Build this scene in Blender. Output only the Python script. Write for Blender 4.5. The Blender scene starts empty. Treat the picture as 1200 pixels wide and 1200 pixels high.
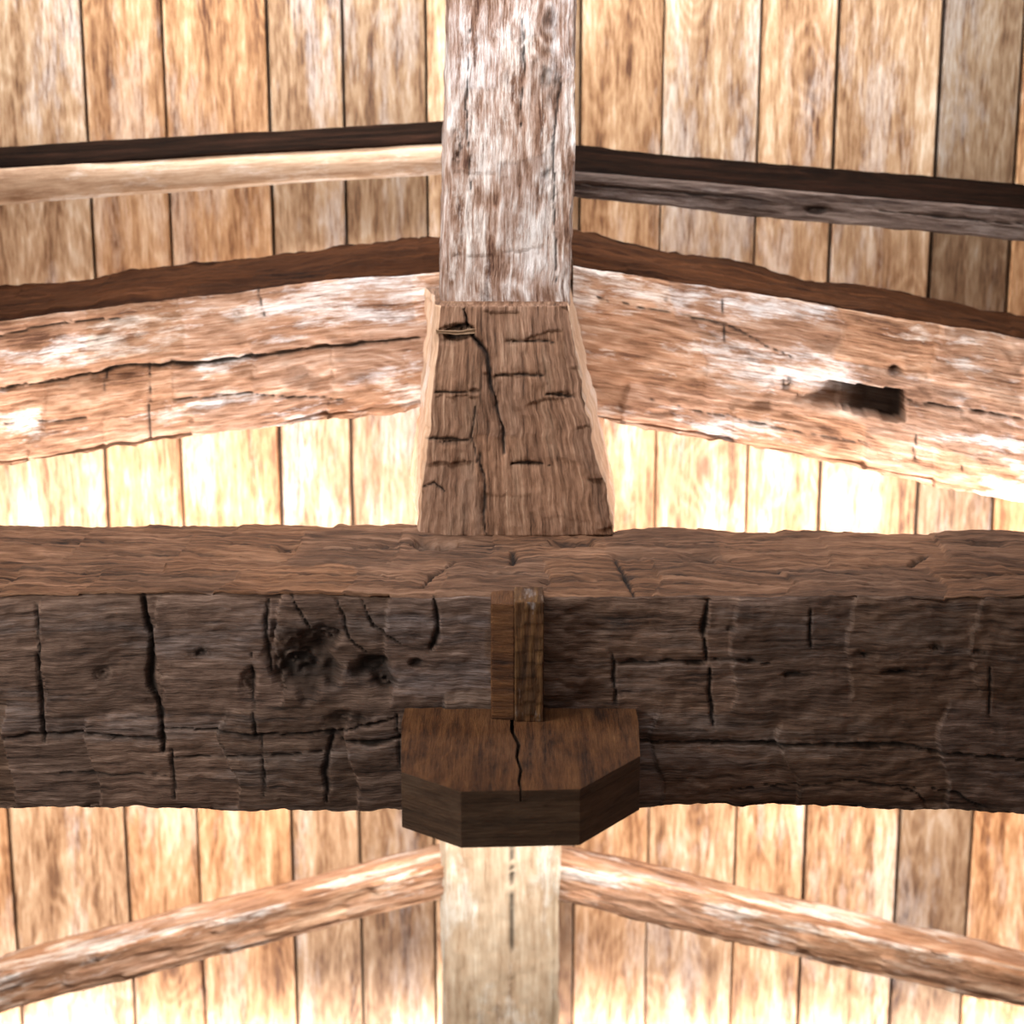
import bpy, math, random
import numpy as np
from mathutils import Vector
random.seed(7)
H = 4.2            # eye height above floor; heights below are relative to the eye
sc = bpy.context.scene
sc.view_settings.view_transform = 'Standard'

# ------------------------------------------------------------------ noise
def hsh(ix, iy, s):
    v = np.sin(ix*127.1 + iy*311.7 + s*74.7)*43758.5453
    return v - np.floor(v)
def vn(x, y, s=0):
    x = np.asarray(x, float); y = np.asarray(y, float)
    x, y = np.broadcast_arrays(x, y)
    ix = np.floor(x); iy = np.floor(y); fx = x-ix; fy = y-iy
    fx = fx*fx*(3-2*fx); fy = fy*fy*(3-2*fy)
    a = hsh(ix, iy, s); b = hsh(ix+1, iy, s); c = hsh(ix, iy+1, s); d = hsh(ix+1, iy+1, s)
    return (a*(1-fx)+b*fx)*(1-fy) + (c*(1-fx)+d*fx)*fy - 0.5

# ------------------------------------------------------------------ materials
def wood(name, stops, ring=26.0, warp=0.9, knots=1.0, fiber=0.35, rough=0.75, bump=0.5,
         blotch=(0.5, (0.5, 0.5, 0.5)), kscale=1.3, dirtcol=(0.012, 0.008, 0.006), spec=0.3,
         fscale=170.0, ringmix=0.6, patch=1.0, streak=0.6, stk=30.0, bias=0.36, fu=13.0, pu=3.2, pv=8.0, pbump=1.4):
    m = bpy.data.materials.new(name); m.use_nodes = True
    nt = m.node_tree; N = nt.nodes; L = nt.links
    bs = N['Principled BSDF']
    def math_(op, a, b=None, c=None, clamp=False):
        n = N.new('ShaderNodeMath'); n.operation = op; n.use_clamp = clamp
        for i, v in enumerate((a, b, c)):
            if v is None: continue
            if isinstance(v, (int, float)): n.inputs[i].default_value = v
            else: L.new(v, n.inputs[i])
        return n.outputs[0]
    def mapped(sx, sy, off=0.0):
        n = N.new('ShaderNodeMapping'); L.new(uv.outputs['UV'], n.inputs['Vector'])
        n.inputs['Scale'].default_value = (sx, sy, 1); n.inputs['Location'].default_value = (off, off*1.7, 0)
        return n.outputs[0]
    def noise(vec, scale=1.0, detail=2, rough_=0.55):
        n = N.new('ShaderNodeTexNoise'); n.noise_dimensions = '2D'
        L.new(vec, n.inputs['Vector']); n.inputs['Scale'].default_value = scale
        n.inputs['Detail'].default_value = detail; n.inputs['Roughness'].default_value = rough_
        return n.outputs[0]
    uv = N.new('ShaderNodeUVMap'); uv.uv_map = 'UVMap'
    sep = N.new('ShaderNodeSeparateXYZ'); L.new(uv.outputs['UV'], sep.inputs[0])
    lowf = noise(mapped(1.3, 5.0, 3.1), 1.0, 1)
    midf = noise(mapped(5.0, 16.0, 9.1), 1.0, 2)
    vo = N.new('ShaderNodeTexVoronoi'); vo.voronoi_dimensions = '2D'; vo.feature = 'F1'
    L.new(mapped(kscale, kscale*2.0, 5.5), vo.inputs['Vector']); vo.inputs['Scale'].default_value = 1.0
    d = vo.outputs['Distance']
    sc_ = N.new('ShaderNodeSeparateColor'); L.new(vo.outputs['Color'], sc_.inputs[0])
    kmask = math_('GREATER_THAN', sc_.outputs[0], 0.5)
    dd = math_('ADD', d, math_('MULTIPLY', math_('SUBTRACT', midf, 0.5), 0.10))
    kb = math_('MULTIPLY', math_('EXPONENT', math_('MULTIPLY', math_('MULTIPLY', dd, dd), -45.0)), kmask)
    field = math_('MULTIPLY', sep.outputs[1], ring)
    field = math_('ADD', field, math_('MULTIPLY', lowf, 6.0*warp))
    field = math_('ADD', field, math_('MULTIPLY', midf, 1.6*warp))
    field = math_('ADD', field, math_('MULTIPLY', kb, 3.0*knots))
    rings = math_('MULTIPLY_ADD', math_('SINE', math_('MULTIPLY', field, 6.283)), 0.5, 0.5)
    rings = math_('POWER', rings, 1.6)
    fib = noise(mapped(fu, fscale, 1.0), 1.0, 4, 0.75)
    stn = noise(mapped(1.6, stk, 13.0), 1.0, 4, 0.7)
    pat = noise(mapped(pu, pv, 7.7), 1.0, 6, 0.72)
    f = math_('MULTIPLY', rings, ringmix*0.55)
    f = math_('ADD', f, math_('MULTIPLY', math_('SUBTRACT', fib, 0.5), fiber*2.4))
    f = math_('ADD', f, math_('MULTIPLY', math_('SUBTRACT', stn, 0.5), streak*2.0))
    f = math_('ADD', f, math_('MULTIPLY', math_('SUBTRACT', pat, 0.5), patch))
    f = math_('ADD', f, bias, clamp=True)
    cr = N.new('ShaderNodeValToRGB'); L.new(f, cr.inputs[0])
    e = cr.color_ramp.elements
    for i, (p, c) in enumerate(stops):
        el = e[i] if i < 2 else e.new(p)
        el.position = p; el.color = (*c, 1)
    bl = noise(mapped(pu*.8, pv*.85, 21.0), 1.0, 6, 0.72)
    blr = N.new('ShaderNodeMapRange'); L.new(bl, blr.inputs[0])
    blr.inputs[1].default_value = 0.52; blr.inputs[2].default_value = 0.62
    blr.inputs[3].default_value = 0; blr.inputs[4].default_value = blotch[0]
    blm = math_('MULTIPLY', blr.outputs[0], math_('MULTIPLY_ADD', fib, 3.0, -0.8, clamp=True))
    mx = N.new('ShaderNodeMix'); mx.data_type = 'RGBA'
    L.new(blm, mx.inputs[0]); L.new(cr.outputs[0], mx.inputs[6]); mx.inputs[7].default_value = (*blotch[1], 1)
    # knot cores
    kc = N.new('ShaderNodeMapRange'); L.new(dd, kc.inputs[0])
    kc.inputs[1].default_value = 0.02; kc.inputs[2].default_value = 0.075
    kc.inputs[3].default_value = 0.8*min(1, knots); kc.inputs[4].default_value = 0
    mk = N.new('ShaderNodeMix'); mk.data_type = 'RGBA'
    L.new(math_('MULTIPLY', kc.outputs[0], kmask), mk.inputs[0]); L.new(mx.outputs[2], mk.inputs[6]); mk.inputs[7].default_value = (*stops[0][1], 1)
    ta = N.new('ShaderNodeAttribute'); ta.attribute_name = 'tint'
    mt = N.new('ShaderNodeMix'); mt.data_type = 'RGBA'; mt.blend_type = 'MULTIPLY'; mt.inputs[0].default_value = 1
    L.new(mk.outputs[2], mt.inputs[6]); L.new(ta.outputs['Color'], mt.inputs[7])
    da = N.new('ShaderNodeAttribute'); da.attribute_name = 'dirt'
    md = N.new('ShaderNodeMix'); md.data_type = 'RGBA'
    L.new(da.outputs['Fac'], md.inputs[0]); L.new(mt.outputs[2], md.inputs[6]); md.inputs[7].default_value = (*dirtcol, 1)
    L.new(md.outputs[2], bs.inputs['Base Color'])
    bs.inputs['Roughness'].default_value = rough
    bs.inputs['Specular IOR Level'].default_value = spec
    bp = N.new('ShaderNodeBump'); bp.inputs['Strength'].default_value = bump; bp.inputs['Distance'].default_value = 0.007
    hh = math_('ADD', math_('MULTIPLY', rings, 0.5*ringmix), math_('ADD', math_('MULTIPLY', fib, 0.8), math_('MULTIPLY', pat, pbump)))
    L.new(hh, bp.inputs['Height']); L.new(bp.outputs[0], bs.inputs['Normal'])
    return m

M_tie = wood('hewn_oak_dark', [(0, (.022, .012, .008)), (.35, (.098, .056, .037)), (.7, (.18, .112, .078)), (1, (.30, .20, .145))],
             ring=22, knots=.5, fiber=.62, bump=.95, blotch=(.45, (.215, .18, .165)), kscale=1.1, fscale=150, ringmix=.45, patch=.6, streak=.4, pu=1.8, pv=10, pbump=.5, fu=11)
M_tietop = wood('hewn_oak_top', [(0, (.025, .010, .004)), (.35, (.115, .051, .023)), (.7, (.20, .097, .049)), (1, (.30, .16, .09))],
             ring=22, knots=.4, fiber=.62, bump=.95, blotch=(.3, (.23, .13, .078)), kscale=1.1, fscale=150, ringmix=.55, patch=1.3, streak=.5, pu=2.2, pv=12, pbump=.9, fu=9)
M_foot = wood('hewn_oak_brown', [(0, (.06, .028, .014)), (.35, (.18, .09, .050)), (.7, (.29, .16, .097)), (1, (.43, .27, .175))],
              ring=44, warp=.8, knots=.3, fiber=.62, bump=1.0, blotch=(.35, (.36, .24, .16)), ringmix=.5, patch=.8, streak=.4, pu=3, pv=12, pbump=.8)
M_post = wood('weathered_pine_grey', [(0, (.07, .03, .018)), (.22, (.20, .11, .07)), (.45, (.34, .235, .185)), (.68, (.48, .395, .35)), (1, (.74, .69, .65))],
              ring=13, warp=1.5, knots=.8, fiber=.5, bump=1.0, blotch=(.7, (.76, .71, .67)), kscale=2.2, ringmix=.55, streak=.6, stk=20, bias=.31, patch=1.3, pu=4, pv=12, pbump=1.8)
M_raf = wood('rafter_pine', [(0, (.10, .04, .018)), (.3, (.30, .145, .075)), (.6, (.45, .255, .155)), (1, (.66, .47, .34))],
             ring=15, warp=1.3, knots=.6, fiber=.5, bump=1.0, blotch=(.88, (.86, .79, .72)), kscale=1.5, ringmix=.4, streak=.5, pu=2.4, pv=9, fu=9, fscale=140)
M_raftop = wood('shade_painted_top_face', [(0, (.010, .004, .002)), (.4, (.042, .014, .005)), (.8, (.08, .028, .010)), (1, (.12, .045, .02))], bump=.8, blotch=(0, (.1, .1, .1)), spec=.05, ringmix=.3)  # shade on the rafter tops, put into the colour
M_purtop = wood('shade_painted_purlin_top', [(0, (.003, .0015, .001)), (.4, (.009, .004, .002)), (.8, (.022, .009, .005)), (1, (.04, .016, .008))], bump=.8, blotch=(0, (.1, .1, .1)), spec=.03, ringmix=.3)
M_purl = wood('peeled_log', [(0, (.25, .13, .07)), (.35, (.46, .29, .18)), (.7, (.60, .42, .29)), (1, (.76, .63, .50))],
              ring=30, knots=.5, fiber=.35, bump=.4, blotch=(.5, (.8, .70, .62)), ringmix=.25, patch=.9, streak=.35)
M_purd = wood('purlin_dark', [(0, (.03, .015, .01)), (.35, (.11, .07, .052)), (.7, (.22, .16, .13)), (1, (.36, .29, .25))],
              ring=30, knots=.7, bump=.7, kscale=1.6, ringmix=.3, blotch=(.4, (.3, .255, .235)), patch=.7)
M_plank = wood('pine_planks', [(0, (.08, .028, .010)), (.28, (.25, .122, .053)), (.6, (.43, .252, .130)), (1, (.64, .47, .32))],
               ring=8, warp=1.6, knots=.9, fiber=.38, bump=.3, blotch=(.42, (.62, .52, .44)), kscale=1.25, rough=.6, ringmix=.30, streak=.65, stk=18, fscale=120, bias=.38, patch=.95, pu=1.4, pv=6)
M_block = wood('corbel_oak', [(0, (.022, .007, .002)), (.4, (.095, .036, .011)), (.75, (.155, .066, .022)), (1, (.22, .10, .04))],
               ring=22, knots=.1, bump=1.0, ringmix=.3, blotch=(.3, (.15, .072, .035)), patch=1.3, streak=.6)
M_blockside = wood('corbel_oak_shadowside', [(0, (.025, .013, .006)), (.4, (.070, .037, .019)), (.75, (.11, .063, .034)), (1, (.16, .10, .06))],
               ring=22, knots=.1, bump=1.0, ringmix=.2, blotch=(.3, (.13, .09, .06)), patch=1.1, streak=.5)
M_peg = wood('peg_oak', [(0, (.03, .012, .004)), (.4, (.09, .040, .014)), (.75, (.15, .075, .026)), (1, (.25, .135, .05))],
             ring=40, knots=.1, bump=.8)

# ------------------------------------------------------------------ mesh helper
def finish(name, V, F, UV, tint, dirt, mats, fmat, smooth=True, origin=None, parent=None):
    me = bpy.data.meshes.new(name)
    V = np.array(V, float); V[:, 2] += H
    o = np.array(origin if origin is not None else V.mean(0)); 
    me.from_pydata((V-o).tolist(), [], F)
    uvl = me.uv_layers.new(name='UVMap')
    flat = [c for f in UV for c in f]
    uvl.data.foreach_set('uv', np.array(flat, float).ravel())
    a = me.attributes.new('tint', 'FLOAT_COLOR', 'POINT')
    t = np.ones((len(V), 4)); t[:, :3] = tint if tint is not None else 1
    a.data.foreach_set('color', t.ravel())
    a = me.attributes.new('dirt', 'FLOAT', 'POINT')
    a.data.foreach_set('value', np.array(dirt if dirt is not None else np.zeros(len(V)), float))
    for m in mats: me.materials.append(m)
    me.polygons.foreach_set('material_index', fmat)
    me.polygons.foreach_set('use_smooth', [smooth]*len(F))
    me.update()
    import bmesh
    bm = bmesh.new(); bm.from_mesh(me); bmesh.ops.recalc_face_normals(bm, faces=bm.faces); bm.to_mesh(me); bm.free()
    ob = bpy.data.objects.new(name, me); ob.location = o
    sc.collection.objects.link(ob)
    if parent: 
        ob.parent = parent; ob.location = Vector(o) - parent.location
    return ob

def seg_dist(px, py, pts):
    best = np.full(px.shape, 9.0); tt = np.zeros(px.shape); n = len(pts)-1
    for i, ((x0, y0), (x1, y1)) in enumerate(zip(pts[:-1], pts[1:])):
        dx, dy = x1-x0, y1-y0; L2 = dx*dx+dy*dy+1e-12
        t = np.clip(((px-x0)*dx+(py-y0)*dy)/L2, 0, 1)
        d = np.hypot(px-x0-t*dx, py-y0-t*dy)
        tt = np.where(d < best, (i+t)/n, tt); best = np.minimum(best, d)
    return best, tt

def beam(name, a, tf, bf, tb, bb, yf, yk, axis='x', mats=(None, None), cracks=(), topcracks=(), blobs=(), topblobs=(),
         pockets=(), adze=(0.2, 0.0), rough=0.006, edge=0.03, nf=70, nt=24, seed=1, parent=None, tint=None,
         topmat=0, uvoff=0.0, cutdirt=.5, edgenoise=0.0, botmat=0, rows=2.6, celltint=.22, topad=.4):
    """hewn timber. a: stations along; tf/bf front edge coords across, tb/bb rear ones, yf/yk front and rear depth."""
    one = np.ones_like(a)
    tf, bf, tb, bb, yf, yk = [np.asarray(v, float)*one for v in (tf, bf, tb, bb, yf, yk)]
    tf = tf + edgenoise*(vn(a*4, 0.3, seed+50)+.35*vn(a*22, 0.3, seed+51)+.2*vn(a*60, .3, seed+55)); bf = bf + edgenoise*1.3*(vn(a*3.5, 4.3, seed+52)+.4*vn(a*19, 2.3, seed+53)+.2*vn(a*60, .3, seed+56))
    cols = []   # (face, s)
    for i in range(nf): cols.append((0, i/nf))
    for i in range(6): cols.append((1, i/6))
    for i in range(4): cols.append((2, i/4))
    for i in range(nt): cols.append((3, i/nt))
    n = len(cols); na = len(a)
    B = np.zeros((na, n)); C = np.zeros((na, n)); U = np.zeros((na, n)); W = np.zeros((na, n)); D = np.zeros((na, n)); TT = np.ones((na, n, 3))
    A = np.repeat(a[:, None], n, 1)
    h = np.abs(tf-bf).mean(); dp = np.abs(yk-yf).mean()
    aw, ad = adze
    for j, (fc, s) in enumerate(cols):
        if fc == 0:
            c = tf+(bf-tf)*s; b = yf.copy()
            hh = np.abs(tf-bf)
            q = np.minimum(s, 1-s)*hh
            b = b + np.where(q < edge, .5*edge*(1-q/edge)**2*(1+1.2*vn(a*4, s*2, seed)), 0)
            W[:, j] = s*h
        elif fc == 1:
            c = bf+(bb-bf)*s; b = yf+(yk-yf)*s; q = min(s, 1-s)*dp
            W[:, j] = h+s*dp
        elif fc == 2:
            c = bb+(tb-bb)*s; b = yk.copy(); q = 1
            W[:, j] = h+dp+s*h
        else:
            c = tb+(tf-tb)*s; b = yk+(yf-yk)*s
            q = (1-s)*dp
            sgn = np.sign(bf-tf)
            if q < edge: c = c + sgn*.3*edge*(1-q/edge)**2
            W[:, j] = 2*h+dp+s*dp
        if j == 0:
            c = c + np.sign(bf-tf)*.3*edge
        P, Q = a, c
        if fc == 3: Q = b
        # relief: broad undulation, chips, fibre-scale roughness
        r = rough*(vn(a*5, s*3+fc*9, seed)+.4*vn(a*17, s*13+fc*31, seed+2)+.3*vn(a*40, s*h*70+fc*31, seed+3)+.14*vn(a*110, s*h*170+fc*31, seed+33))
        dj = np.zeros(na)
        if fc in (0, 3):
            rowf = s*rows+.5*vn(a*1.3, fc, seed+4)+.25*vn(a*7, fc, seed+44); row = np.floor(rowf)
            ph = a/aw+row*.43+.14*vn(Q*9, row, seed+5)+.04*vn(Q*60, row, seed+6)+.9*vn(a*2.2, row, seed+7)
            ci = np.floor(ph); f = ph-ci
            rd = hsh(ci, row+fc*5, seed)
            r = r+ad*(topad if fc == 3 else 1)*(f**1.5-.5)*rd*np.clip((np.abs(rowf-row-.5)*-2+1)*5, 0, 1)
            ct = 1+celltint*2*(hsh(ci, row+fc*5, seed+91)-.5)*np.clip(f*6, 0, 1)*(ad > 0)
            cw = celltint*(hsh(ci, row+fc*5, seed+95)-.3)*(ad > 0)
            TT[:, j, 0] = ct; TT[:, j, 1] = ct*(1+.35*cw); TT[:, j, 2] = ct*(1+cw)
            st = (f < .006/aw)*(rd > .55)*np.clip(.2+2.5*vn(a*6, Q*14, seed+9), 0, 1)*(ad > 0)
            dj = np.maximum(dj, st*cutdirt)
        ja = P+.006*vn(a*30, Q*30, seed+11)+.003*vn(a*110, Q*110, seed+12); jc = Q+.007*vn(a*26, Q*26, seed+13)+.003*vn(a*100, Q*100, seed+14)
        for (w, dep, pts) in (cracks if fc == 0 else topcracks if fc == 3 else ()):
            d, tt = seg_dist(ja, jc, pts)
            ww = w*1.05*(.45+.75*np.sin(np.clip(tt, .03, .97)*math.pi)**.7)*(1+1.1*vn(a*35, Q*35, seed+15))
            k = np.clip(1-d/np.maximum(ww, .0008), 0, 1)
            lip = np.clip(1-d/(w*5), 0, 1)
            r = r+dep*k+.25*dep*lip*(Q > pts[0][1]) ; dj = np.maximum(dj, np.clip(k*1.6, 0, 1)*.92)
        for (x0, y0, rx, ry, dep, dk) in (blobs if fc == 0 else topblobs if fc == 3 else ()):
            ux = (P-x0)/rx+.7*vn(P*18, Q*18, seed+17)+.35*vn(P*50, Q*50, seed+18); uy = (Q-y0)/ry+.7*vn(P*18, Q*18, seed+19)+.35*vn(P*50, Q*50, seed+20)
            rr = np.hypot(ux, uy)
            k = np.clip((1.15-rr)*1.6, 0, 1)
            swirl = .5+1.3*vn(rr*5+P*12, Q*30+rr*3, seed+16)
            swirl = np.clip(swirl+(rr < .3)*.4, 0, 1)
            r = r+dep*k*(.3+1.0*swirl); dj = np.maximum(dj, dk*k*(.15+.85*swirl))
        if fc == 0:
            for (x0, x1, z0a, z1a, z0b, z1b, dep) in pockets:
                t = (P-x0)/(x1-x0); lo = z0a+(z0b-z0a)*t; hi = z1a+(z1b-z1a)*t
                ins = (t > 0)*(t < 1)*(jc > lo)*(jc < hi)
                g = np.clip(t*1.5, 0.08, 1)
                r = r+dep*ins*g; dj = np.maximum(dj, ins*(.05+.85*np.clip(t*1.5, 0, 1)))
        D[:, j] = dj
        if fc == 0: b = b+r
        elif fc == 3: c = c+np.sign(bf-tf)*r
        elif fc == 1: c = c-np.sign(bf-tf)*r
        B[:, j] = b; C[:, j] = c
        U[:, j] = a+uvoff
    if axis == 'x': V = np.stack([A, B, C], -1)
    else: V = np.stack([C, B, A], -1)
    V = V.reshape(-1, 3)
    F = []; UVs = []; fm = []
    per = 2*h+2*dp
    for i in range(na-1):
        for j in range(n):
            j2 = (j+1) % n
            F.append((i*n+j, i*n+j2, (i+1)*n+j2, (i+1)*n+j))
            w0 = W[i, j]+uvoff; w1 = (W[i, j2] if j2 else per)+uvoff
            UVs.append(((U[i, j], w0), (U[i, j], w1), (U[i+1, j], w1), (U[i+1, j], w0)))
            fm.append(topmat if cols[j][0] == 3 else botmat if cols[j][0] == 1 else 0)
    for i in (0, na-1):
        F.append(tuple(i*n+j for j in range(n))); fm.append(0)
        UVs.append(tuple((B[i, j], C[i, j]) for j in range(n)))
    return finish(name, V, F, UVs, TT.reshape(-1, 3)*np.array(tint if tint is not None else (1, 1, 1)), D.ravel(), [m for m in mats if m], fm, parent=parent)

def stations(lo, hi, vis0, vis1, step):
    return np.unique(np.concatenate([np.linspace(lo, vis0, 12), np.arange(vis0, vis1, step), np.linspace(vis1, hi, 12)]))

XW = 2.6   # half width of the loft
# ------------------------------------------------------------------ tie beam
a = stations(-XW, XW, -1.25, 1.25, .0045)
def tx(p): return (p-600)*.00189
def tz(p): return -1.2137-(p-697)*.002004
def T(*pts): return [(tx(p), tz(q)) for p, q in pts]
tc = [(.005, .016, T((48, 712), (50, 760), (46, 800), (48, 868))), (.009, .022, T((172, 702), (180, 750), (177, 800), (188, 835), (188, 880))),
      (.004, .012, T((296, 765), (297, 860))), (.007, .016, T((390, 855), (378, 905), (380, 938))), (.007, .016, T((512, 703), (514, 740), (504, 760))),
      (.004, .010, T((718, 765), (720, 800), (722, 822))), (.006, .018, T((826, 705), (822, 740), (828, 776))), (.005, .016, T((831, 780), (832, 815), (838, 852))),
      (.004, .012, T((946, 712), (945, 735), (950, 762))), (.003, .008, T((1158, 780), (1160, 835))), (.004, .012, T((198, 880), (199, 935))), (.003, .010, T((305, 860), (306, 930))),
      (.0045, .018, T((0, 864), (60, 860), (120, 861), (186, 866))), (.004, .016, T((186, 852), (300, 860), (395, 856), (470, 838))),
      (.005, .022, T((750, 866), (880, 870), (1050, 874), (1120, 882), (1230, 892))), (.0035, .012, T((718, 776), (780, 774), (828, 778))), (.0035, .012, T((836, 772), (905, 776))),
      (.003, .010, T((60, 906), (190, 908))), (.003, .012, T((200, 888), (300, 884), (395, 880))), (.0025, .008, T((860, 925), (1000, 915), (1080, 925))),
      (.006, .018, T((400, 865), (440, 868), (480, 858))), (.004, .01, T((466, 835), (466, 900))),
      (.005, .014, T((318, 705), (312, 740), (318, 790))), (.004, .012, T((345, 700), (365, 735))), (.004, .012, T((425, 705), (440, 735), (470, 752))), (.004, .01, T((398, 705), (412, 750), (430, 765))),
      (.004, .012, T((1060, 925), (1085, 932), (1095, 945))), (.004, .012, T((1100, 925), (1130, 930), (1160, 948)))]
tb_ = [(tx(352), tz(775), .085, .075, .035, .95), (tx(382), tz(748), .05, .04, .03, .9), (tx(432), tz(785), .045, .03, .025, .95), (tx(450), tz(800), .03, .02, .02, .9), (tx(240), tz(765), .025, .016, .010, .8), (tx(122), tz(790), .018, .018, .010, .7),
       (tx(490), tz(776), .018, .012, .010, .9), (tx(740), tz(772), .03, .008, .010, .95), (tx(815), tz(777), .03, .008, .010, .95), (tx(880), tz(772), .032, .009, .010, .95),
       (tx(932), tz(790), .03, .009, .010, .95), (tx(1008), tz(766), .028, .012, .012, .98), (tx(1050), tz(785), .05, .010, .012, .98), (tx(1097), tz(760), .016, .012, .012, .98),
       (tx(1140), tz(763), .02, .008, .008, .9), (tx(855), tz(735), .012, .008, .008, .9), (tx(290), tz(800), .02, .04, .012, .5), (tx(415), tz(840), .05, .02, .012, .6)]
def X(p): return (p-600)*.0020
ttc = [(.006, .018, [(X(500), 4.05), (X(508), 4.16), (X(535), 4.26)]), (.006, .016, [(X(560), 4.25), (X(600), 4.24), (X(602), 4.38), (X(565), 4.4)]),
       (.007, .014, [(X(640), 4.1), (X(760), 4.16), (X(900), 4.12)]), (.007, .014, [(X(60), 4.3), (X(200), 4.34), (X(330), 4.28)]),
       (.009, .018, [(X(958), 4.25), (X(1060), 4.27), (X(1090), 4.35)]), (.007, .014, [(X(1040), 4.15), (X(1200), 4.22)]), (.008, .014, [(X(250), 4.42), (X(400), 4.36), (X(480), 4.44)]),
       (.005, .012, [(X(720), 4.3), (X(735), 4.0)]), (.007, .014, [(X(20), 4.15), (X(180), 4.10)]), (.007, .014, [(X(820), 4.42), (X(900), 4.35), (X(960), 4.38)]),
       (.007, .012, [(X(300), 4.12), (X(440), 4.16), (X(480), 4.12)]), (.007, .014, [(X(880), 4.22), (X(1000), 4.18)]), (.007, .012, [(X(-20), 4.38), (X(140), 4.44)])]
ttb = [(X(512), 4.42, .06, .05, .035, .95), (X(668), 4.43, .055, .045, .035, .95), (X(590), 4.18, .06, .02, .014, .8), (X(830), 4.3, .07, .04, .016, .7), (X(1175), 4.45, .05, .03, .014, .8), (X(330), 4.4, .03, .03, .014, .7),
       (X(650), 4.12, .03, .02, .012, .7), (X(780), 4.42, .03, .02, .012, .7), (X(120), 4.2, .04, .02, .012, .7), (X(740), 4.3, .05, .02, .012, .6), (X(400), 4.25, .03, .03, .012, .7), (X(1010), 4.1, .05, .02, .012, .6), (X(230), 4.15, .05, .02, .012, .5)]
ztop = -1.2137+0.0*a
tie = beam('tie_beam', a, ztop, -1.717, ztop-.0+(-.012*(a/1.3)), -1.70, 4.0, 4.56, mats=(M_tie, M_tietop), topmat=1, cracks=tc, blobs=tb_,
           topcracks=ttc, topblobs=ttb, adze=(.26, .026), rough=.015, edge=.03, nf=110, nt=64, seed=3, edgenoise=.014, cutdirt=.35, rows=1.8, celltint=.26)

# ------------------------------------------------------------------ king post
kp = bpy.data.objects.new('king_post', None); kp.location = (0, 4.85, H-1.2); sc.collection.objects.link(kp)
a = np.arange(-1.2137, -.667, .004); t = (a+1.2137)/.5447
pl = np.interp(t, [0, .22, .45, .7, .9, 1], [-.226, -.220, -.200, -.184, -.172, -.168])
pr = np.interp(t, [0, .1, .3, .6, .9, 1], [.246, .240, .221, .183, .151, .143])
fy = np.interp(t, [0, 1], [4.50, 4.62])
def Fz(q): return -1.2137+(622-q)/264*.545
def Fx(p, q): return (p-600)*.00208
def K(*pts): return [(Fz(q), Fx(p, q)) for p, q in pts]
kc = [(.005, .020, K((543, 362), (548, 385), (570, 412), (575, 450), (590, 505), (591, 530))), (.004, .016, K((562, 530), (568, 570), (566, 600), (570, 622))),
      (.004, .014, K((498, 510), (525, 512), (552, 516))), (.003, .012, K((510, 458), (548, 456))), (.0035, .014, K((600, 541), (620, 539), (645, 543))),
      (.003, .010, K((580, 437), (605, 435), (640, 438))), (.003, .010, K((600, 398), (650, 400))), (.003, .012, K((640, 458), (672, 462))),
      (.003, .010, K((495, 566), (510, 562), (520, 572))), (.003, .01, K((556, 475), (552, 510), (560, 540)))]
kb = [(Fz(514), Fx(522, 0), .008, .03, .016, .95), (Fz(400), Fx(598, 0), .007, .018, .008, .6), (Fz(541), Fx(622, 0), .006, .025, .010, .9), 
      (Fz(456), Fx(556, 0), .006, .014, .010, .8), (Fz(460), Fx(658, 0), .006, .018, .008, .7), (Fz(390), Fx(530, 0), .020, .045, .028, .98)]
beam('post_foot', a, pl, pr, pl-.058+.02*vn(a*14, 3, 2), pr+.026+.012*vn(a*20, 1, 4), fy, 5.12, axis='z', mats=(M_foot, M_purl), topmat=1, botmat=1, cracks=kc, blobs=kb,  # side faces take the paler log wood to paint in a lit rim
     adze=(.15, .014), rough=.018, edge=.010, nf=110, nt=20, seed=12, parent=kp, cutdirt=.15, edgenoise=.018, rows=3.3, celltint=.12)
a = np.concatenate([np.arange(-.70, .12, .005), np.linspace(.13, .895, 10)])
xl = np.interp(a, [-.7, .08, .9], [-.176, -.157, -.15]); xr = np.interp(a, [-.7, .08, .9], [.143, .149, .15])
beam('post_shaft', a, xl, xr, xl-.012, xr+.012, 4.70, 5.10, axis='z', mats=(M_post,), rough=.012, adze=(.2, .006), cutdirt=0, edge=.015, nf=70, nt=16, seed=21, parent=kp, edgenoise=.010, celltint=.1,
     cracks=[(.003, .014, [(-.62, .11), (-.3, .10), (-.12, .118)]), (.0025, .01, [(-.4, -.10), (-.2, -.11), (-.02, -.10)]), (.003, .012, [(-.25, .02), (-.1, .03), (.02, .025)])],
     blobs=[(-.12, .085, .09, .03, .012, .5), (-.36, .09, .06, .018, .010, .5), (-.30, -.13, .05, .015, .012, .5), (-.02, .1, .05, .02, .010, .5)])
a = np.linspace(-1.60, -1.2, 20)
beam('post_tail', a, -.17, .17, -.17, .17, 4.62, 5.0, axis='z', mats=(M_foot,), nf=12, nt=6, rough=.006, seed=5, parent=kp)
a = np.linspace(-.185, -.085, 30)
beam('splinter', a, np.interp(a, [-.185, -.13, -.085], [-.722, -.728, -.720]), np.interp(a, [-.185, -.13, -.085], [-.733, -.738, -.734]), -.724, -.736, 4.600, 4.66, mats=(M_purl,), nf=10, nt=6, rough=.014, edge=.010, seed=6, parent=kp, edgenoise=.008, tint=(.5, .47, .42))

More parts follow.
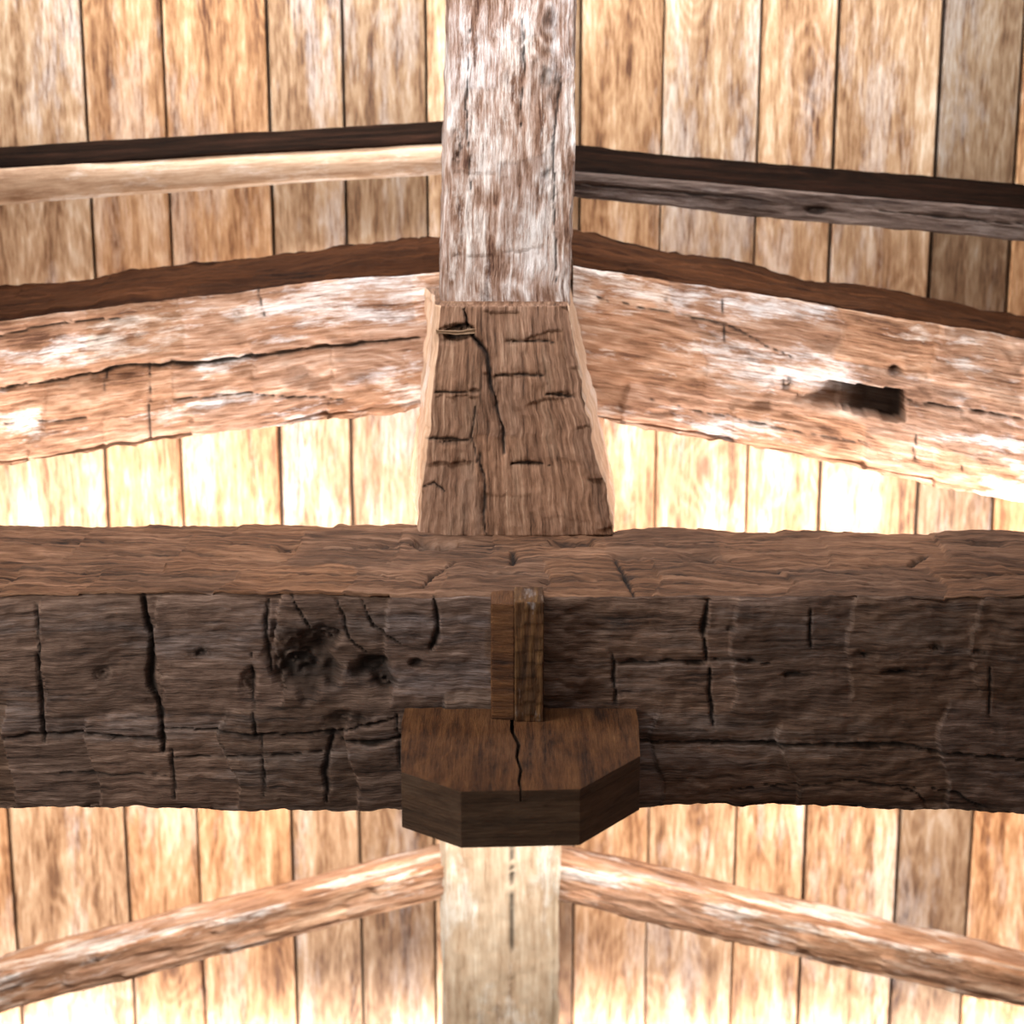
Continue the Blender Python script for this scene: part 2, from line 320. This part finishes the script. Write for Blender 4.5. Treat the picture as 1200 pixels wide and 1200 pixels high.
# ------------------------------------------------------------------ principal rafters
al = stations(-XW, -.178, -1.45, -.19, .006)
def lin(a, x0, z0, x1, z1): return z0+(a-x0)*(z1-z0)/(x1-x0)
bow = -.012*np.sin(np.clip((-al-.18)/1.2, 0, 1)*math.pi)
tl = lin(al, -.188, -.622, -1.335, -.754)-bow*.8; blw = lin(al, -.188, -.981, -1.335, -1.142)-bow*.3
lz = lambda p, q: ((p-600)*.00224, -.628-(q-318)*.00222)
lc = [(.007, .024, [lz(0, 458), lz(110, 440), lz(135, 432), lz(250, 425), lz(380, 408), lz(490, 398)]), (.003, .012, [lz(0, 395), lz(60, 380), (lz(160, 372))]),
      (.0035, .012, [lz(174, 425), lz(172, 515)]), (.003, .01, [lz(126, 430), lz(122, 460)]), (.0025, .008, [lz(305, 335), lz(312, 370)]),
      (.0025, .008, [lz(200, 470), lz(300, 462), lz(400, 470)]), (.0025, .008, [lz(0, 500), lz(100, 492)])]
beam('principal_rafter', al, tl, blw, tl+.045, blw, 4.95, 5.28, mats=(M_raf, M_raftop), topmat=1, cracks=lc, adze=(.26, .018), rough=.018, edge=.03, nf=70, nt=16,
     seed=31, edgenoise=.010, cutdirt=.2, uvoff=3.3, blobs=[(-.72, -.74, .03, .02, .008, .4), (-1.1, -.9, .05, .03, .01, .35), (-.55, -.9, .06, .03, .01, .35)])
ar = stations(.158, XW, .17, 1.45, .006)
bow = .004*np.sin(np.clip((ar-.18)/1.2, 0, 1)*math.pi)
tr = lin(ar, .166, -.610, 1.335, -.799)+bow; br = lin(ar, .22, -1.015, 1.335, -1.235)+bow*.6
rz = lambda p, q: ((p-600)*.00224, -.614-(q-312)*.00223)
rc = [(.0025, .008, [rz(700, 350), rz(850, 380), rz(930, 420)]), (.003, .010, [rz(1075, 500), rz(1078, 545)]), (.0025, .01, [rz(1132, 520), rz(1135, 570)]), (.0025, .008, [rz(845, 350), rz(848, 400)]),
      (.003, .012, [rz(1062, 470), rz(1200, 492)]), (.0025, .006, [rz(760, 470), rz(900, 500), rz(1050, 530)])]
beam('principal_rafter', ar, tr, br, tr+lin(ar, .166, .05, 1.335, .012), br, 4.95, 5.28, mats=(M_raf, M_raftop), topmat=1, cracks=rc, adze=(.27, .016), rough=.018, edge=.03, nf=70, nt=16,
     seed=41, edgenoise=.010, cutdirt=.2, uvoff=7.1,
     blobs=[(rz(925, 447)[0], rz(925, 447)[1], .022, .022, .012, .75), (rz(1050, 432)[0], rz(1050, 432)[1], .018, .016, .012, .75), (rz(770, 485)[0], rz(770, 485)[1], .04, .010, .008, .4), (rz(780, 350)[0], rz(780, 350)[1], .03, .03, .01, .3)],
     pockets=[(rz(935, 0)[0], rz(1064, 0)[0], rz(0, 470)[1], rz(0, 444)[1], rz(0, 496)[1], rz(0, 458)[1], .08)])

# ------------------------------------------------------------------ purlins
al2 = stations(-XW, -.16, -1.6, -.17, .01)
t0 = lin(al2, -.188, -.316, -1.42, -.385); b0 = lin(al2, -.188, -.403, -1.42, -.489)
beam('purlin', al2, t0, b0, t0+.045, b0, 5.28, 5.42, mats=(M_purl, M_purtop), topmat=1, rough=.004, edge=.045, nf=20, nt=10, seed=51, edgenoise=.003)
ar2 = stations(.14, XW, .15, 1.6, .008)
t0 = lin(ar2, .17, -.392, 1.42, -.498); b0 = lin(ar2, .17, -.465, 1.42, -.589)
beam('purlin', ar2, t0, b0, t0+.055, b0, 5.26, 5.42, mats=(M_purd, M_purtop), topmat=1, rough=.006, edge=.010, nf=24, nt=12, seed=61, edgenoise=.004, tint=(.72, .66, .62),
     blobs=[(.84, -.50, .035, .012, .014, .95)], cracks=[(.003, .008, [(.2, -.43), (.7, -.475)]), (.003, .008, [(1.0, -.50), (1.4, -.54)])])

# ------------------------------------------------------------------ corbel block + peg
def prism(name, poly, z0, z1, mats, parent=None, bevel=.006):
    n = len(poly); V = [(x, y, z0) for x, y in poly]+[(x, y, z1) for x, y in poly]
    F = [tuple(range(n)), tuple(range(2*n-1, n-1, -1))]; fm = [0, 0]
    UV = [tuple((poly[i][1], poly[i][0]) for i in range(n)), tuple((poly[i-n][1], poly[i-n][0]) for i in range(2*n-1, n-1, -1))]
    s = 0
    for i in range(n):
        j = (i+1) % n; l = math.dist(poly[i], poly[j])
        F.append((i, j, n+j, n+i)); UV.append(((s, z0), (s+l, z0), (s+l, z1), (s, z1))); s += l; fm.append(len(mats)-1)
    ob = finish(name, V, F, UV, None, None, mats, fm, smooth=False, parent=parent)
    b = ob.modifiers.new('bev', 'BEVEL'); b.width = bevel; b.segments = 2
    return ob
cb = bpy.data.objects.new('corbel_block', None); cb.location = (0, 3.8, H-1.55); sc.collection.objects.link(cb)
OUT = [(-.237, 4.06), (-.240, 3.9), (-.225, 3.627), (-.101, 3.525), (.1355, 3.538), (.266, 3.715), (.275, 3.9), (.275, 4.06)]
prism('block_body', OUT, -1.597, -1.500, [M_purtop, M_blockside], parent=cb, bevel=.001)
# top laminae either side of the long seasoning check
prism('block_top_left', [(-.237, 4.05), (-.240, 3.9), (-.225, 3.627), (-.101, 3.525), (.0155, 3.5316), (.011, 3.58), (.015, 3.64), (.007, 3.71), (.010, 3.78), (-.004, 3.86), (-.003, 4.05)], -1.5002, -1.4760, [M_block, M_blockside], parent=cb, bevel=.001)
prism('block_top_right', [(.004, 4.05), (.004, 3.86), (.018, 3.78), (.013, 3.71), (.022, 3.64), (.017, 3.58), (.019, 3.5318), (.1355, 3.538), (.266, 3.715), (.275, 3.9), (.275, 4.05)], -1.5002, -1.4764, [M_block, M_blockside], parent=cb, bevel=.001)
pg = bpy.data.objects.new('wooden_peg', None); pg.location = (0, 3.95, H-1.35); sc.collection.objects.link(pg)
prism('peg_wedge', [(-.046, 3.93), (.006, 3.922), (.006, 4.03), (-.046, 4.03)], -1.4766, -1.212, [M_block], parent=pg, bevel=.004)
a = np.arange(-1.4766, -1.203, .004)
beam('peg_tenon', a, .005, .068, .005, .068, 3.915, 4.03, axis='z', mats=(M_peg,), rough=.003, edge=.004, nf=24, nt=6, seed=71, parent=pg, adze=(.03, .004), cutdirt=.5)

# ------------------------------------------------------------------ rear truss below: post and braces
a = np.concatenate([np.linspace(-H, -3.1, 8), np.arange(-3.08, -1.55, .01)])
beam('support_post', a, -.215, .142, -.215, .142, 5.22, 5.55, axis='z', mats=(M_purl,), rough=.010, edge=.07, nf=30, nt=10, seed=81, uvoff=1.7, tint=(.74, .86, .88),
     cracks=[(.003, .012, [(-3.1, .005), (-2.3, .0), (-1.6, .004)])])
a = stations(-XW, -.20, -1.7, -.21, .01)
zt = lin(a, -.2, -2.42, -1.152, -2.685)
beam('diagonal_brace', a, zt, zt-.12, zt+.0, zt-.12, 5.25, 5.40, mats=(M_raf,), rough=.010, edge=.02, nf=24, nt=10, seed=91, uvoff=5.1, adze=(.3, .01), cutdirt=.2, edgenoise=.005, tint=(.74, .74, .70))
a = stations(.13, XW, .14, 1.7, .01)
zt = lin(a, .14, -2.43, 1.2, -2.695)
beam('diagonal_brace', a, zt, zt-.12, zt+.0, zt-.12, 5.25, 5.40, mats=(M_raf,), rough=.010, edge=.02, nf=24, nt=10, seed=92, uvoff=8.1, adze=(.3, .01), cutdirt=.2, edgenoise=.005, tint=(.74, .74, .70))

# ------------------------------------------------------------------ plank surfaces
def planks(name, seams, l0, l1, place, thick=.03, gap=.007, mats=None, base=(1, 1, 1), backing=.02):
    """place(along, across, depth) -> xyz ; depth 0 = room side face, positive = away"""
    V = []; F = []; UV = []; T = []; fm = []
    def box(l0, l1, c0, c1, d0, d1, ch, tint, uo, vo):
        prof = [(c0, d1), (c0, d0+ch), (c0+ch, d0), (c1-ch, d0), (c1, d0+ch), (c1, d1)]
        b = len(V)
        for l in (l0, l1):
            for c, d in prof: V.append(place(l, c, d)); T.append(tint)
        for i in range(6):
            j = (i+1) % 6
            F.append((b+i, b+j, b+6+j, b+6+i)); fm.append(0)
            UV.append(((l0+uo, prof[i][0]+vo), (l0+uo, prof[j][0]+vo+1e-4), (l1+uo, prof[j][0]+vo+1e-4), (l1+uo, prof[i][0]+vo)))
        F.append(tuple(b+i for i in range(6))); UV.append(tuple(prof[i] for i in range(6))); fm.append(0)
        F.append(tuple(b+6+i for i in range(5, -1, -1))); UV.append(tuple(prof[i] for i in range(5, -1, -1))); fm.append(0)
    for c0, c1 in zip(seams[:-1], seams[1:]):
        g = random.uniform(.6, 1.9)*gap
        v = random.choice((.55, .72, .9, 1.0, 1.1, 1.22))*random.uniform(.93, 1.07); w = random.uniform(-.16, .24)
        tint = (base[0]*v, base[1]*v*(1+w*.45), base[2]*v*(1+w))
        box(l0, l1, c0+g/2, c1-g/2, random.uniform(-.006, .006), thick, .004, tint, random.uniform(0, 30), random.uniform(0, 30))
    box(l0, l1, seams[0], seams[-1], thick, thick+backing, .001, (.08, .06, .045), 0, 0)
    return finish(name, V, F, UV, np.array(T), None, mats or [M_plank], fm, smooth=False)

ZC = .90
seams = [-2.6, -2.36, -2.12, -1.87, -1.62, -1.245, -1.012, -.71, -.49, -.25, 0.0, .2, .44, .72, .945, 1.247, 1.483, 1.75, 2.0, 2.3, 2.6]
random.seed(23)
planks('wall_back', seams, -H, ZC, lambda l, c, d: (c, 5.70+d, l))
ss = list(np.arange(-1.5, 5.71, .24)); ss[-1] = 5.70
planks('wall_left', ss, -H, ZC, lambda l, c, d: (-XW-d-.007, c, l))
planks('wall_right', ss, -H, ZC, lambda l, c, d: (XW+d+.007, c, l))
planks('floor', list(np.arange(-2.6, 2.61, .2)), -1.5, 5.75, lambda l, c, d: (c, l, -H-d-.007), base=(.6, .55, .5))
planks('ceiling', list(np.linspace(-2.64, 2.64, 23)), -1.5, 5.75, lambda l, c, d: (c, l, ZC+d+.007))

# ------------------------------------------------------------------ lights
def area(name, loc, target, sx, sy, power, col=(1, 1, 1), spread=math.pi):
    l = bpy.data.lights.new(name, 'AREA'); l.shape = 'RECTANGLE'; l.size = sx; l.size_y = sy; l.energy = power; l.color = col; l.spread = spread
    o = bpy.data.objects.new(name, l); o.location = (loc[0], loc[1], loc[2]+H)
    dirv = Vector((target[0]-loc[0], target[1]-loc[1], target[2]-loc[2])); o.rotation_euler = dirv.to_track_quat('-Z', 'Y').to_euler()
    sc.collection.objects.link(o); return o
area('fill_up_behind_beam', (-.0, 4.64, -1.60), (0, 5.16, -.9), 3.6, .06, 50, (1, .94, .93))  # added strip hidden by the beam, no fixture; lifts rafters and wall
area('fill_down_behind_beam', (-.0, 4.64, -1.62), (0, 5.7, -1.95), 3.6, .06, 150, (1, .95, .93))  # added unseen strip, brightens the planks below the beam
area('fill_up_low', (0, 5.60, -3.32), (0, 5.68, -2.4), 3.8, .05, 46, (1, .95, .93))  # added below the view to wash the lowest planks
area('fill_down_rear', (-.1, 5.14, .72), (0, 5.62, -.2), 3.4, .08, 74, (.86, .93, 1), math.radians(150))  # added above the view; top planks lit, purlins shade those below
area('fill_down_front', (-.3, 3.7, .72), (0, 4.75, -.3), 1.4, .3, 24, (.97, .97, 1), math.radians(120))  # added unseen panel to light the post shaft front
area('window_light', (-2.3, 2.6, -.3), (.3, 4.1, -1.4), 1.0, 1.0, 60, (1, .94, .87))

w = bpy.data.worlds.new('World'); sc.world = w; w.use_nodes = True
w.node_tree.nodes['Background'].inputs[0].default_value = (1, .96, .93, 1)
w.node_tree.nodes['Background'].inputs[1].default_value = .50

cam = bpy.data.cameras.new('camera'); cam.lens = 67.2; cam.sensor_width = 36
cam.dof.use_dof = True; cam.dof.focus_distance = 4.35; cam.dof.aperture_fstop = 2.2
co = bpy.data.objects.new('camera', cam); co.location = (0, 0, H); co.rotation_euler = (math.radians(90-14.4), 0, 0)
sc.collection.objects.link(co); sc.camera = co
